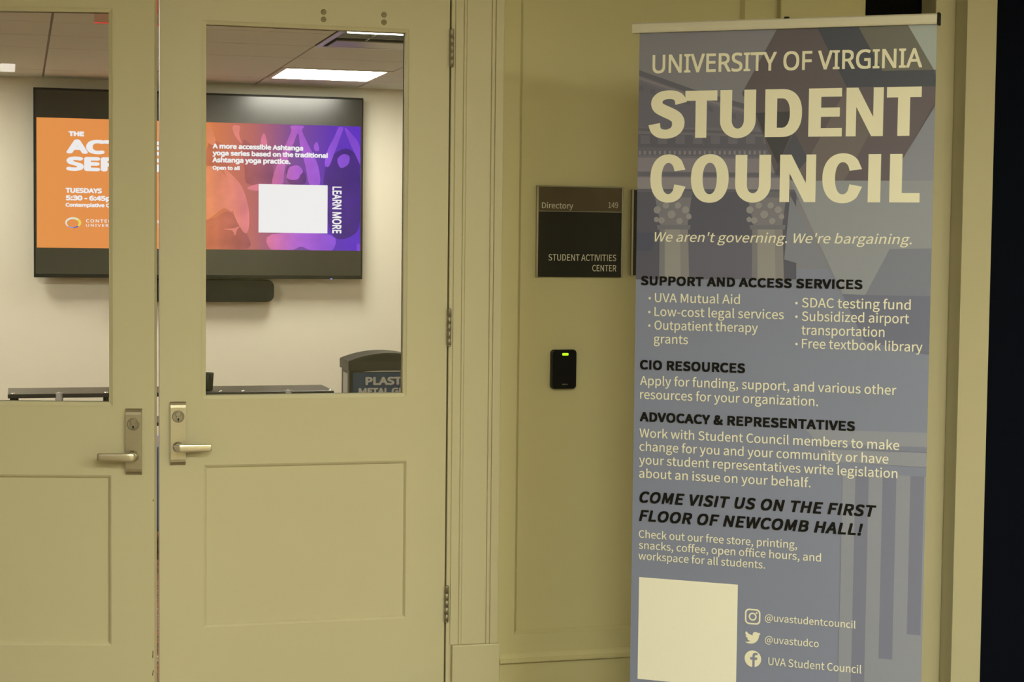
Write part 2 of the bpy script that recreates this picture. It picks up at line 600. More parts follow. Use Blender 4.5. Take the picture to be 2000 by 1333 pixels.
def lever_set(parent, xc, zc, s):
    """s = +1: lever points to +x"""
    h, wd = 0.0985, 0.0235
    # plate with rolled top and bottom ends
    prof = []
    for zz, yy in ((-h, 0.0), (-h, -.004), (-h + .004, -.0075), (-h + .010, -.0105), (-h + .018, -.0115), (h - .018, -.0115), (h - .010, -.0105), (h - .004, -.0075), (h, -.004), (h, 0.0)):
        prof.append((yy, zz))
    n = len(prof)
    vs = [(xc - wd, y, zc + z) for y, z in prof] + [(xc + wd, y, zc + z) for y, z in prof]
    b = MB()
    b.add(vs, [(i, i + 1, n + i + 1, n + i) for i in range(n - 1)])
    b.add(vs, [list(range(n)), list(range(n, 2 * n)), (0, n - 1, 2 * n - 1, n)])
    plate = b.build('escutcheon', 'steel', parent, bevel=0.0012)
    # lock cylinder
    cz = zc + 0.053
    b = MB()
    b.lathe([(.0185, -.011), (.0185, -.0135), (.0165, -.0150), (.0135, -.0150), (.0135, -.0140)], (xc, 0, cz), 'y', 32)
    for dz, r in ((.007, .0085), (-.0065, .0080)):
        b.lathe([(r, -.0138), (r, -.0165), (r - .001, -.0172)], (xc, 0, cz + dz), 'y', 24)
    b.poly(ell(xc, cz - .0082, .0030, .0042, 16), -.01735, 1)
    b.poly([(xc - .0012, cz - .014), (xc + .0012, cz - .014), (xc + .0012, cz - .008), (xc - .0012, cz - .008)], -.01735, 1)
    b.build('lock_cylinder', ['hingesteel', 'keyhole'], plate)
    # lever: neck, then an arm
    lz = zc - 0.0415
    b = MB()
    b.lathe([(.0165, -.011), (.0165, -.014), (.0125, -.017), (.0105, -.020), (.0105, -.040)], (xc, 0, lz), 'y', 28)
    sec = []
    L = 0.100
    for t_, hh, dd, cy in ((-.012, .0040, .004, -.044), (-.0095, .0085, .0065, -.045), (-.004, .0105, .0085, -.0465), (.004, .0112, .009, -.0475),
                           (.030, .0106, .0078, -.0485), (.060, .0101, .0070, -.0490), (.090, .0097, .0065, -.0490), (.096, .0093, .006, -.0490), (.0985, .0070, .0045, -.0490)):
        ring = []
        for k in range(16):
            a = 2 * math.pi * k / 16
            c_, s_ = math.cos(a), math.sin(a)
            q = 0.34
            yy = math.copysign(abs(c_) ** q, c_) * dd
            zz = math.copysign(abs(s_) ** q, s_) * hh * 1.17
            ring.append((xc + s * t_, cy + yy, lz + zz))
        sec.append(ring)
    vs = [p for r in sec for p in r]
    fs = []
    for i in range(len(sec) - 1):
        for k in range(16):
            fs.append((i * 16 + k, i * 16 + (k + 1) % 16, (i + 1) * 16 + (k + 1) % 16, (i + 1) * 16 + k))
    b.add(vs, fs, 0, True)
    b.add(sec[0], [list(range(16))])
    b.add(sec[-1], [list(range(16))])
    b.build('lever', 'leversteel', plate)


def hinge(parent, x, zc, h=0.114):
    r = 0.0072
    prof = [(.003, -h / 2 - .004), (r - .001, -h / 2 - .003), (r, -h / 2)]
    nk = 5
    for k in range(nk):
        za, zb_ = -h / 2 + h * k / nk, -h / 2 + h * (k + 1) / nk
        prof += [(r - .0010, za), (r - .0010, za + .0010), (r, za + .0012), (r, zb_ - .0006)]
    prof += [(r, h / 2), (r - .001, h / 2 + .003), (.003, h / 2 + .004)]
    b = MB().lathe(prof, (x, -0.0065, zc), 'z', 20)
    b.box(x - .0012, x + .0012, -0.004, 0.03, zc - h / 2 + .004, zc + h / 2 - .004)
    b.build('hinge', 'hingesteel', parent)


# right leaf (shut)
dr = thing('door_2', (0.419, D, 0), 'closed right leaf of the cream double doors, with three hinges and a lever', 'door', kind=K)
make_leaf(0.909, 0.128, 0.779, 0.135, 0.783, dr)
lever_set(dr, 0.0555, 0.897, 1)
for z in (2.116, 1.224, 0.326):
    hinge(dr, 0.9145, z)
for i, (px, py) in enumerate(((632, 23.5), (632, 38), (750, 29), (750, 43.5))):
    p = on_y(px, py, D)
    b = MB().lathe([(.0088, 0), (.0088, -.0010), (.0070, -.0022), (.0045, -.0024)], (p.x - 0.419, 0, p.z), 'y', 20)
    b.box(p.x - .419 - .0035, p.x - .419 + .0035, -.0027, -.0022, p.z - .0006, p.z + .0006, 1)
    b.build('through_bolt', ['bolt', 'keyhole'], dr)
# left leaf, standing ajar towards the corridor
PHI = math.radians(14)
dl = thing('door_1', (-0.499, D, 0), 'left leaf of the cream double doors standing ajar, lever pointing left', 'door', rz=-PHI, kind=K)
make_leaf(0.913, 0.137, 0.792, 0.137, 0.786, dl, chips=True)
lever_set(dl, 0.8535, 0.897, -1)

# ================================================================== ROOM FIXTURES
M['lens'] = lamp_mat('lit troffer lens', ROOM_FILL_LAMP)
M['lenstv'] = lamp_mat('lit troffer lens by television', ROOM_LAMP_NEAR_TV)
M['halllens'] = lamp_mat('lit hall lens', HALL_LAMP)
M['hallendlens'] = lamp_mat('lit hall end lens', HALL_END_LAMP)
M['tube'] = lamp_mat('lit tube', TUBE_LAMP)
M['framewhite'] = mat('white enamelled frame', (0.74, 0.70, 0.60), 0.4)
M['louvre'] = mat('specular louvre aluminium', (0.50, 0.48, 0.45), 0.4, 0.9)
M['louvredark'] = mat('dark louvre housing', (0.05, 0.045, 0.035), 0.6)


def troffer(x0, x1, y0, y1, zc, lens, label, group, rz=0.0):
    t = thing('ceiling_light', ((x0 + x1) / 2, (y0 + y1) / 2, zc), label, 'ceiling light', rz, group)
    a, c = (x1 - x0) / 2, (y1 - y0) / 2
    e = 0.028
    b = MB()
    b.box(-a, a, -c, -c + e, -.006, 0).box(-a, a, c - e, c, -.006, 0)
    b.box(-a, -a + e, -c + e, c - e, -.006, 0).box(a - e, a, -c + e, c - e, -.006, 0)
    b.build('frame', 'framewhite', t, bevel=0.002)
    MB().box(-a + e, a - e, -c + e, c - e, -.004, 0).build('diffuser', lens, t)
    return t


g = 'troffers in the room ceiling'
troffer(XL[7] + .006, XL[8] - .006, 10.37, 11.075, RC, 'lenstv', 'lit square ceiling light above the right end of the television', g)
troffer(XL[3] + .02, XL[4] - .02, 10.37, 11.075, RC, 'lenstv', 'lit square ceiling light above the left end of the television, out of frame', g)
troffer(XL[3] + .02, XL[4] - .02, 8.02, 8.61, RC, 'lens', 'added square fill light over the middle of the room, out of frame', g)  # unseen lamp added to fill the room with light
troffer(XL[7] + .02, XL[8] - .02, 6.22, 6.78, RC, 'lens', 'added square fill light just inside the doors, out of frame', g)  # also added out of view, for fill near the doors

# parabolic louvre light in the open bay
t = thing('ceiling_light', ((BAY[0] + BAY[1]) / 2, 8.6, RC), 'recessed ceiling light with mirror louvres at the top of the right door glass', 'ceiling light', group=g)
a, c = (BAY[1] - BAY[0]) / 2 - .004, 0.59
b = MB()
b.box(-a, a, -c, c, .13, .14).box(-a, a, -c, -c + .006, 0, .13).box(-a, a, c - .006, c, 0, .13)
b.box(-a, -a + .006, -c, c, 0, .13).box(a - .006, a, -c, c, 0, .13)
b.build('housing', 'louvredark', t)
b = MB()
b.box(-a, a, -c, -c + .03, -.004, 0).box(-a, a, c - .03, c, -.004, 0)
b.box(-a, -a + .03, -c + .03, c - .03, -.004, 0).box(a - .03, a, -c + .03, c - .03, -.004, 0)
b.build('frame', 'louvre', t)
M['louvregold'] = mat('bronze reflector', (0.34, 0.31, 0.22), 0.35, 0.3)
M['louvreblack'] = mat('smoked louvre blade', (0.05, 0.047, 0.04), 0.25, 0.6)
for yy in (-.36, -.13, .14):
    b = MB()
    vs = [(-a + .03, yy - .003, -.002), (a - .03, yy - .003, -.002), (a - .03, yy - .016, .07), (-a + .03, yy - .016, .07), (-a + .03, yy + .003, -.002), (a - .03, yy + .003, -.002), (a - .03, yy + .016, .07), (-a + .03, yy + .016, .07)]
    b.add(vs, [(0, 1, 2, 3), (5, 4, 7, 6), (3, 2, 6, 7), (0, 3, 7, 4), (1, 5, 6, 2)])
    b.add([vs[0], vs[1], vs[5], vs[4]], [(0, 1, 2, 3)], 1)
    b.build('louvre_blade', ['louvreblack', 'framewhite'], t)
for xx in (-.12, .14):
    MB().box(xx - .003, xx + .003, -c + .03, c - .30, .003, .06).build('louvre_blade', 'louvre', t)
MB().box(-a + .06, a - .03, .30, c - .03, -.002, .003).build('reflector', 'louvregold', t)
for yy in (-.065, .05):
    MB().lathe([(.013, -a + .05), (.013, a - .03)], (0, yy, .010 if yy < 0 else .075), 'x', 14).build('tube_lamp', 'tube', t)

# corridor lights (outside the frame; one shows as a reflection in the left door glass)
g = 'corridor ceiling lights'
troffer(-5.013, -3.813, -1.96, -1.222, HC, 'hallendlens', 'lit oblong corridor light reflected in the left door glass', g, math.radians(-28.3))
troffer(0.1, 1.35, 0.85, 1.45, HC, 'halllens', 'lit oblong corridor light over the space before the doors, out of frame', g)
troffer(2.7, 3.95, 0.4, 1.0, HC, 'halllens', 'added oblong fill light over the space before the banner, out of frame', g)  # this lamp and those below are added unseen to brighten the hall
troffer(5.0, 6.25, -0.6, 0.0, HC, 'halllens', 'added oblong fill light before the navy surface, out of frame', g)
troffer(-1.0, 0.25, -1.6, -1.0, HC, 'halllens', 'added oblong fill light behind the viewer on the left, out of frame', g)
troffer(3.2, 4.45, -2.2, -1.6, HC, 'halllens', 'added oblong fill light behind the viewer on the right, out of frame', g)

# exit sign: clear edge-lit panel hung just inside the doors
YE = 6.6
pa, pb = on_y(184, 45, YE), on_y(336, 50, YE)
t = thing('exit_sign', (pa.x, YE, pa.z), 'clear edge lit exit sign with red letters hung inside the left door', 'exit sign')
wv, hv = pb.x - pa.x, RC - 0.012 - pa.z
M['redglow'] = emit('red sign glow', srgb(255, 80, 70), 0.7)
M['redletter'] = emit('red exit letters', srgb(250, 60, 45), 0.6)
MB().box(0, wv, -.004, .004, 0.0035, hv - .012).build('panel', 'acrylic', t)
MB().box(0, wv, -.004, .004, 0, .0035).build('lit_edge', 'redglow', t)
MB().box(-.01, wv + .01, -.02, .02, hv - .012, hv + .012).build('canopy', 'framewhite', t)
b = MB()
put(b, 'EXIT', wv * .10, wv * .90, .035, hv * .55, -.0046, key='noto', bold=.07)
b.build('lettering', 'redletter', t)

# ------------------------------------------------------------------ television
YT = 11.50


def tv_pt(px, py):
    p = on_y(px, py, YT)
    return (p.x, p.z)


tx0, tx1, tz0, tz1 = 0.094, 2.173, 1.247, 2.428
tv = thing('television', ((tx0 + tx1) / 2, YT, tz0), 'large wall television showing an orange and purple yoga notice', 'television')
ox, oz = (tx0 + tx1) / 2, tz0


def TP(px, py):
    p = tv_pt(px, py)
    return (p[0] - ox, p[1] - oz)


W2, HH = (tx1 - tx0) / 2, tz1 - tz0
MB().box(-W2, W2, 0.0, 0.055, 0, HH).build('frame', 'tvbezel', tv, bevel=0.004)
MB().box(-.35, .35, .055, .118, .3, .9).build('wall_mount', 'tvbezel', tv)
MB().box(-W2 + .011, W2 - .011, -.0015, .001, .022, HH - .014).build('screen', 'tvscreen', tv)
sx0, sx1 = TP(71.5, 350)[0], TP(704, 350)[0]
sz1 = (TP(72, 228)[1] + TP(705, 248.5)[1]) / 2
sz0 = (TP(70.5, 483)[1] + TP(703, 491)[1]) / 2
RB = [(0.0, (241, 156, 84)), (.50, (240, 146, 84)), (.535, (224, 130, 88)), (.66, (193, 112, 112)), (.78, (136, 84, 160)), (.90, (104, 56, 190)), (1.0, (98, 46, 210))]
RLt = [(.50, (244, 150, 100)), (.60, (236, 140, 128)), (.70, (226, 124, 160)), (.80, (186, 104, 222)), (.90, (150, 86, 226)), (1.0, (132, 70, 222))]
RD = [(.50, (214, 122, 84)), (.62, (184, 104, 98)), (.75, (138, 80, 132)), (.86, (84, 48, 140)), (1.0, (70, 34, 140))]
M['pic'] = emit_ramp('notice background', RB, sx0, sx1)
M['piclight'] = emit_ramp('notice lit figures', RLt, sx0, sx1, grain=0.35)
M['picdark'] = emit_ramp('notice dark figures', RD, sx0, sx1, grain=0.45)
M['scrwhite'] = emit('notice white', srgb(252, 250, 255), 1.0)


def soft(pts, n=4):
    out, L_ = [], len(pts)
    for i in range(L_):
        a, b_, c, d = pts[i - 1], pts[i], pts[(i + 1) % L_], pts[(i + 2) % L_]
        for k in range(n):
            u = k / n
            out.append(tuple(.5 * (2 * b_[j] + (c[j] - a[j]) * u + (2 * a[j] - 5 * b_[j] + 4 * c[j] - d[j]) * u * u + (3 * b_[j] - a[j] - 3 * c[j] + d[j]) * u ** 3) for j in (0, 1)))
    return out


def T4(pts):
    pts = [(min(max(x, 66), 1026), min(max(y, 190 + (x - 66) * .031), 972 + (x - 66) * .014)) for x, y in soft(pts)]
    return [TP(380 + x / 3.174, 180 + y / 3.174) for x, y in pts]


b = MB()
b.poly([(sx0, sz0), (sx1, sz0), (sx1, sz1), (sx0, sz1)], -.0020, 0)
dark = [
    [(300, 300), (360, 330), (420, 330), (470, 380), (480, 560), (330, 570), (310, 480)],
    [(820, 440), (870, 380), (940, 350), (1000, 390), (1030, 470), (1030, 800), (960, 900), (850, 880), (800, 600)],
    [(100, 300), (180, 330), (230, 400), (200, 470), (90, 470), (68, 400)],
    [(130, 780), (200, 740), (260, 780), (320, 870), (330, 970), (70, 970), (70, 800)],
    [(565, 480), (600, 455), (660, 470), (690, 520), (680, 570), (590, 570)],
]
light = [
    [(598, 209), (676, 211), (666, 238), (692, 300), (738, 392), (768, 470), (776, 570), (712, 572), (690, 470), (655, 335), (642, 256), (612, 320), (560, 470), (545, 572), (482, 570), (500, 480), (560, 335), (598, 245)],
    [(575, 500), (590, 465), (640, 455), (672, 490), (655, 515), (640, 540), (600, 545), (570, 530)],
    [(478, 882), (842, 886), (850, 985), (725, 982), (660, 958), (600, 980), (472, 976)],
    [(893, 217), (922, 219), (905, 275), (862, 390), (832, 462), (806, 445), (828, 352), (868, 275)],
    [(930, 219), (975, 262), (1022, 330), (1030, 450), (1003, 402), (952, 292)],
    [(885, 420), (920, 385), (960, 400), (950, 450), (905, 470)],
    [(182, 480), (240, 522), (298, 598), (336, 730), (334, 850), (305, 870), (246, 764), (226, 640), (214, 570)],
    [(68, 480), (150, 482), (214, 560), (226, 640), (236, 740), (180, 720), (110, 770), (68, 770)],
    [(84, 214), (98, 214), (128, 288), (118, 330), (78, 300)],
    [(236, 212), (282, 212), (276, 262), (292, 320), (250, 270)],
    [(418, 270), (436, 262), (450, 330), (410, 330)],
    [(330, 590), (400, 570), (400, 610), (345, 606)],
    [(740, 330), (760, 310), (772, 360), (745, 362)],
    [(180, 850), (240, 845), (280, 832), (262, 856), (250, 890), (232, 858)],
    [(1008, 940), (1030, 950), (1028, 986), (1006, 984)],
    [(70, 690), (110, 680), (140, 740), (90, 760)],
]
for k, pts in enumerate(dark):
    b.poly(T4(pts), -.0024 - .00002 * k, 2)
for k, pts in enumerate(light):
    b.poly(T4(pts), -.0028 - .00002 * k, 1)
q = [TP(505, 359), TP(640, 362.8), TP(639, 456.6), TP(504.8, 454)]
qx0, qx1 = (q[0][0] + q[3][0]) / 2, (q[1][0] + q[2][0]) / 2
qz0, qz1 = (q[2][1] + q[3][1]) / 2, (q[0][1] + q[1][1]) / 2
b.poly([(qx0, qz0), (qx1, qz0), (qx1, qz1), (qx0, qz1)], -.0034, 3)
b.build('displayed_picture', ['pic', 'piclight', 'picdark', 'scrwhite'], tv)


def tvline(mb, s, xa, xb, ytop, ybase, yref=None, **kw):
    a, d, e = TP(xa, ybase), TP(xa, ytop), TP(xb, ybase)
    put(mb, s, a[0], e[0], a[1], d[1] - a[1], -.0040, **kw)


b = MB()
tvline(b, 'THE', 133.6, 164.5, 256.3, 266, key='noto', bold=.12)
tvline(b, 'ACTIVE', 129, 317, 272, 299.8, key='noto', bold=.095)
tvline(b, 'SERIES', 129.3, 316, 305.8, 333.5, key='noto', bold=.095)
b.build('headline_lettering', 'scrwhite', tv)
b = MB()
tvline(b, 'TUESDAYS', 128, 199, 367, 376.8, key='noto', bold=.10)
tvline(b, '5:30 - 6:45pm', 128.5, 231, 381.5, 391.5, key='noto', bold=.10)
tvline(b, 'Contemplative Commons', 128, 260, 396.5, 404, key='noto', bold=.09)
b.build('time_lettering', 'scrwhite', tv)
b = MB()
tvline(b, 'CONTEMPLATIVE SCIENCES', 168, 338, 428.6, 434.6, key='noto', bold=.03, space=1.25)
tvline(b, 'UNIVERSITY OF VIRGINIA', 168, 320, 437.6, 443, key='noto', bold=.02, space=1.25)
b.build('institute_lettering', 'scrwhite', tv)
b = MB()
for s, xa, xb, y0_, y1_ in (('A more accessible Ashtanga', 415, 592, 280.4, 290.2), ('yoga series based on the traditional', 415, 640, 294.0, 303.6), ('Ashtanga yoga practice.', 414.5, 567, 307.2, 317.3), ('Open to all', 415, 468, 323.8, 331.6)):
    tvline(b, s, xa, xb, y0_, y1_, key='noto', bold=.09)
b.build('description_lettering', 'scrwhite', tv)
# sideways lettering beside the white square
vs, fs, wd = text2d('LEARN MORE', key='noto', bold=.05)
A, B_ = TP(649, 364.5), TP(649.5, 456)
R_ = TP(667, 364.5)
ln, hh = A[1] - B_[1], R_[0] - A[0]
b = MB()
b.add([(A[0] + p[1] * hh, -.0040 - (p[2] if len(p) > 2 else 0) * 2e-5, A[1] - p[0] * ln / wd) for p in vs], fs)
b.build('sideways_lettering', 'scrwhite', tv)
# ring emblem
M['ringramp'] = emit('emblem', (1, 1, 1))
ringc = [(235, 240, 200), (246, 222, 110), (214, 150, 70), (120, 110, 190), (170, 160, 230), (240, 240, 235)]
mats = [emit('emblem tone', srgb(*c), 1.0) for c in ringc]
b = MB()
c0 = TP(143, 435.2)
e1 = TP(158.6, 435.2)[0] - c0[0]
e2 = TP(143, 424.6)[1] - c0[1]
for k in range(48):
    a0, a1 = 2 * math.pi * k / 48, 2 * math.pi * (k + 1) / 48
    def rp(a, inner):
        s_ = 1.0 if not inner else 1.0 - (0.16 + 0.22 * (0.5 + 0.5 * math.cos(a - 0.9)))
        return (c0[0] + e1 * s_ * math.cos(a), c0[1] + e2 * s_ * math.sin(a))
    b.poly([rp(a0, 0), rp(a1, 0), rp(a1, 1), rp(a0, 1)], -.0040, {0: 1, 1: 0, 2: 5, 3: 5, 4: 5, 5: 4, 6: 3, 7: 1}[k // 6])
b.build('ring_emblem', mats, tv)
led = TP(647, 546.3)
M['bluelight'] = emit('blue standby light', srgb(150, 170, 255), 1.4)
MB().poly(ell(led[0], led[1] + .004, .008, .004, 12), -.002, 0, .002).build('standby_light', 'bluelight', tv)

# sound bar under the television
s0, s1 = on_y(240, 570, 11.53), on_y(535.5, 570, 11.53)
zt_, zb2 = on_y(450, 546.5, 11.53).z, on_y(450, 590, 11.53).z
t = thing('sound_bar', ((s0.x + s1.x) / 2, 11.53, zb2), 'black round ended sound bar mounted under the television', 'sound bar')
hw = (s1.x - s0.x) / 2
b = MB().poly(rrect(-hw, hw, 0, zt_ - zb2, .045), 0, 0, .075)
b.build('body', 'blackplastic', t, bevel=0.006, seg=3)
MB().box(-.12, .12, .074, .089, .03, .10).build('bracket', 'blackplastic', t)

# ------------------------------------------------------------------ console table
Ya, Yb = 9.60, 10.00
ta, tb_ = on_y(15, 769.5, Ya), on_y(652.5, 767.5, Ya)
zt = (ta.z + tb_.z) / 2 + .004
M['blackglass'] = mat('black glass', (0.012, 0.011, 0.009), 0.30, spec=0.5)
M['chrome'] = mat('bright post metal', (0.75, 0.74, 0.72), 0.2, 1.0)
t = thing('console_table', ((ta.x + tb_.x) / 2, (Ya + Yb) / 2, 0), 'long black glass console table with screwed posts under the television', 'table')
hw, hd = (tb_.x - ta.x) / 2, (Yb - Ya) / 2
xm = (ta.x + tb_.x) / 2
MB().box(-hw, hw, -hd, hd, zt - .022, zt).build('table_top', 'blackglass', t, bevel=0.003)
zs = on_y(309, 829, Ya).z
MB().box(-hw + .03, hw - .03, -hd + .02, hd - .02, zs - .012, zs + .006).build('shelf', 'blackglass', t)
posts = []
for px in (25, 207, 240, 430, 475, 645):
    posts.append((on_y(px, 780, Ya + .03).x - xm, 0))
for px in (115.5, 335, 562):
    posts.append((on_y(px, 780, Ya + .03).x - xm, 1))
M['greypost'] = mat('grey post', (0.38, 0.37, 0.36), 0.4, 0.4)
for x, k in posts:
    r = .030 / 2 if k == 0 else .042 / 2
    o = MB().lathe([(r, FL), (r, zt - .022 if k == 0 else zt + .004)], (x, -hd + (.03 if k == 0 else .012), 0), 'z', 16).build('leg', 'greypost' if k else 'blackplastic', t)
    if k:
        o['label'] = 'grey centre post'
    MB().lathe([(.011, zt), (.011, zt + .003), (.007, zt + .005)], (x, -hd + .03, 0), 'z', 12).build('screw_cap', 'chrome', o)
for x in (-hw + .04, hw - .04, -.2, .2):
    MB().lathe([(.015, FL), (.015, zt - .022)], (x, hd - .03, 0), 'z', 12).build('leg', 'blackplastic', t)
# dark cup on the table
cpt = on_y(404.5, 762, Ya + .10)
t = tag(MB().lathe([(.026, 0), (.030, .004), (.036, .095), (.034, .097), (.031, .09), (.026, .012)], (0, 0, 0), 'z', 28, cap=False).add([(.026 * math.cos(k * .2244), .026 * math.sin(k * .2244), .006) for k in range(28)], [list(range(28))]).build('cup', 'blackplastic'), 'dark round cup standing on the console table', 'cup')
t.location = (cpt.x, Ya + .10, zt)

# ------------------------------------------------------------------ recycling bin
YB = 10.3
bl, br = on_y(680.5, 740, YB), on_y(838, 740, YB)
bw = (br.x - bl.x)
hd = 0.27
t = thing('recycling_bin', ((bl.x + br.x) / 2, YB, 0), 'black recycling bin with domed hood and blue plastic metal glass sign', 'bin')
ox2 = (bl.x + br.x) / 2


def BP(x, y):      # coordinates read in the enlarged view of the window
    p = on_y(380 + x / 3.8423, 560 + y / 3.8423, YB)
    return (p.x - ox2, p.z)


M['binblack'] = mat('bin black plastic', (0.008, 0.0075, 0.006), 0.45, spec=0.25, noise=0.1)
M['bingrey'] = mat('bin hood grey black', (0.022, 0.020, 0.014), 0.45, spec=0.3)
M['binblue'] = mat('blue sign', (0.014, 0.040, 0.095), 0.5, spec=0.3)
M['binpale'] = mat('pale label', (0.42, 0.41, 0.38), 0.6)
zsh = BP(1155, 632)[1]
zarc = BP(1155, 560)[1]
ztop = BP(1440, 498)[1]
MB().box(-bw / 2 + .006, bw / 2 - .006, .006, hd - .006, FL, zsh).build('body', 'binblack', t, bevel=0.004)
arc = [(-bw / 2, zsh), (bw / 2, zsh), (bw / 2, zarc)]
for k in range(1, 20):
    u_ = 1 - 2 * k / 20
    arc.append((bw / 2 * u_, zarc + (ztop - zarc) * (1 - abs(u_) ** 2.0)))
arc.append((-bw / 2, zarc))
b = MB().poly(arc, 0, 0, hd + .03)
b.build('hood', 'bingrey', t, bevel=0.003)
# dark plate in place of the shade inside the opening under the dome
op = [(-bw / 2 + .03, zsh + .052), (bw / 2 - .03, zsh + .052)]
for k in range(0, 21):
    u_ = 1 - 2 * k / 20
    op.append(((bw / 2 - .05) * u_, zsh + .054 + (ztop - zarc - .006) * (1 - abs(u_) ** 2.0)))
MB().poly(op, -.0015, 0, .004).build('hood_dark_plate', 'binblack', t)
bz = BP(1190, 648)[1]
MB().poly([(-bw / 2 + .028, .25), (bw / 2 - .028, .25), (bw / 2 - .028, bz), (-bw / 2 + .028, bz)], .0035, 0, .006).build('sign_panel', 'binblue', t)
b = MB()
p0, p1 = BP(1283, 741), BP(1283, 680)
put(b, 'PLASTIC', p0[0], -p0[0] + .01, p0[1], p1[1] - p0[1], .0028, key='noto', bold=.08)
p0, p1 = BP(1232, 812), BP(1232, 763)
put(b, 'METAL GLASS', p0[0], -p0[0] + .01, p0[1], p1[1] - p0[1], .0028, key='noto', bold=.08)
b.build('lettering', 'binpale', t)
b = MB()
a0 = BP(1255, 645)
b.poly([(a0[0], bz + .004), (-a0[0], bz + .004), (-a0[0] * .3, bz + .011), (a0[0] * .3, bz + .011)], .0030)
b.build('pale_rim', 'binpale', t)
b = MB()
b.add([(-bw / 2 + .0048, hd * .2, zsh - .02), (-bw / 2 + .0048, hd * .75, zsh - .02), (-bw / 2 + .0048, hd * .75, .45), (-bw / 2 + .0048, hd * .2, .45)], [(0, 1, 2, 3)])
b.build('side_label', 'binpale', t)

# blue chair seen through the gap between the doors
M['bluefabric'] = mat('blue chair fabric', (0.03, 0.06, 0.16), 0.8, noise=0.25, nscale=25)
M['bluepale'] = mat('pale blue chair edge', (0.30, 0.29, 0.42), 0.6)
p0 = on_y(309, 850, 9.0)
t = thing('lounge_chair', (p0.x, 9.0, 0), 'dark blue padded chair glimpsed through the gap between the doors', 'chair')
zt3, zb3 = p0.z, on_y(309, 1040, 9.0).z
hgt = zt3
MB().poly(rrect(-.27, .27, zb3, zt3 - .06, .06), 0, 0, .07).build('backrest', 'bluefabric', t, bevel=.015, seg=3)
MB().poly(rrect(-.24, .24, zt3 - .14, zt3, .05), .01, 0, .06).build('headrest', 'bluepale', t, bevel=.012, seg=3)
MB().box(-.27, .27, .06, .55, .20, .36).build('seat', 'bluefabric', t, bevel=.03, seg=3)
for x in (-.24, .24):
    for y in (.04, .52):
        MB().lathe([(.016, FL), (.02, .22)], (x, y, 0), 'z', 12).build('leg', 'blackplastic', t)

# ================================================================== WALL SIGNS AND READER
def WP(x, y):   # read in the enlarged view of the sign area
    p = on_y(1000 + x / 2.837, 330 + y / 2.837, D - .006)
    return (p.x, p.z)


M['signbrown'] = mat('brushed bronze sign metal', (0.13, 0.10, 0.065), 0.32, 0.6, noise=0.3, nscale=9)
M['signblack'] = mat('smoked black sign face', (0.020, 0.019, 0.014), 0.22, spec=0.8)
M['signrail'] = mat('sign edge rail metal', (0.42, 0.39, 0.31), 0.35, 0.9)
M['signletter'] = mat('sign letters', (0.60, 0.59, 0.53), 0.5)
sa = WP(140, 97)
sb = WP(621, 99)
sc_ = WP(137, 598)
sx_0, sx_1 = (sa[0] + sc_[0]) / 2, sb[0]
sz_1, sz_0 = (sa[1] + sb[1]) / 2, WP(380, 600)[1]
t = thing('wall_sign', ((sx_0 + sx_1) / 2, WF - .0005, sz_0), 'dark metal room directory sign 149 on the panelled wall', 'sign')
sw, sh = (sx_1 - sx_0) / 2, sz_1 - sz_0
ox3, oz3 = (sx_0 + sx_1) / 2, sz_0


def SP(x, y):
    p = WP(x, y)
    return (p[0] - ox3, p[1] - oz3)


MB().box(-sw + .003, sw - .003, -.010, 0, 0, sh).build('backing_plate', 'signblack', t)
zd = (SP(380, 237)[1])
MB().box(-sw + .005, sw - .005, -.013, -.008, zd + .001, sh - .003).build('header_strip', 'signbrown', t)
MB().box(-sw + .005, sw - .005, -.0125, -.008, .001, zd - .001).build('face_panel', 'signblack', t)
MB().box(-sw + .005, sw - .005, -.0135, -.008, zd - .001, zd + .001).build('divider', 'signrail', t)
MB().box(-sw, -sw + .0055, -.016, 0, -.001, sh + .001).build('edge_rail', 'signrail', t, bevel=.001)
MB().box(sw - .0055, sw, -.016, 0, -.001, sh + .001).build('edge_rail', 'signrail', t, bevel=.001)
MB().box(-sw, sw, -.014, 0, sh - .003, sh + .001).build('top_rail', 'signrail', t, bevel=.001)
for s, xa, xb, yt_, yb_, yy in (('Directory', 168, 341, 186, 218, -.0133), ('149', 536, 590, 185, 217, -.0133), ('STUDENT ACTIVITIES', 204, 580, 473, 508.5, -.0128), ('CENTER', 447, 580, 533, 568, -.0128)):
    a_, e_, d_ = SP(xa, yb_), SP(xb, yb_), SP(xa, yt_)
    b = MB()
    put(b, s, a_[0], e_[0], a_[1], d_[1] - a_[1], yy, key='source', bold=.012)
    b.build('lettering', 'signletter', t)

# second sign, mostly behind the banner
p0 = WP(668, 116)
p1 = WP(668, 590)
t = thing('wall_sign', (p0[0], WF - .0005, p1[1]), 'dark framed wall sign mostly hidden behind the banner edge', 'sign')
h2 = p0[1] - p1[1]
MB().box(.003, .20, -.010, 0, 0, h2).build('face_panel', 'signblack', t)
MB().box(0, .006, -.016, 0, -.001, h2 + .001).build('edge_rail', 'signrail', t, bevel=.001)
MB().box(.196, .202, -.016, 0, -.001, h2 + .001).build('edge_rail', 'signrail', t, bevel=.001)

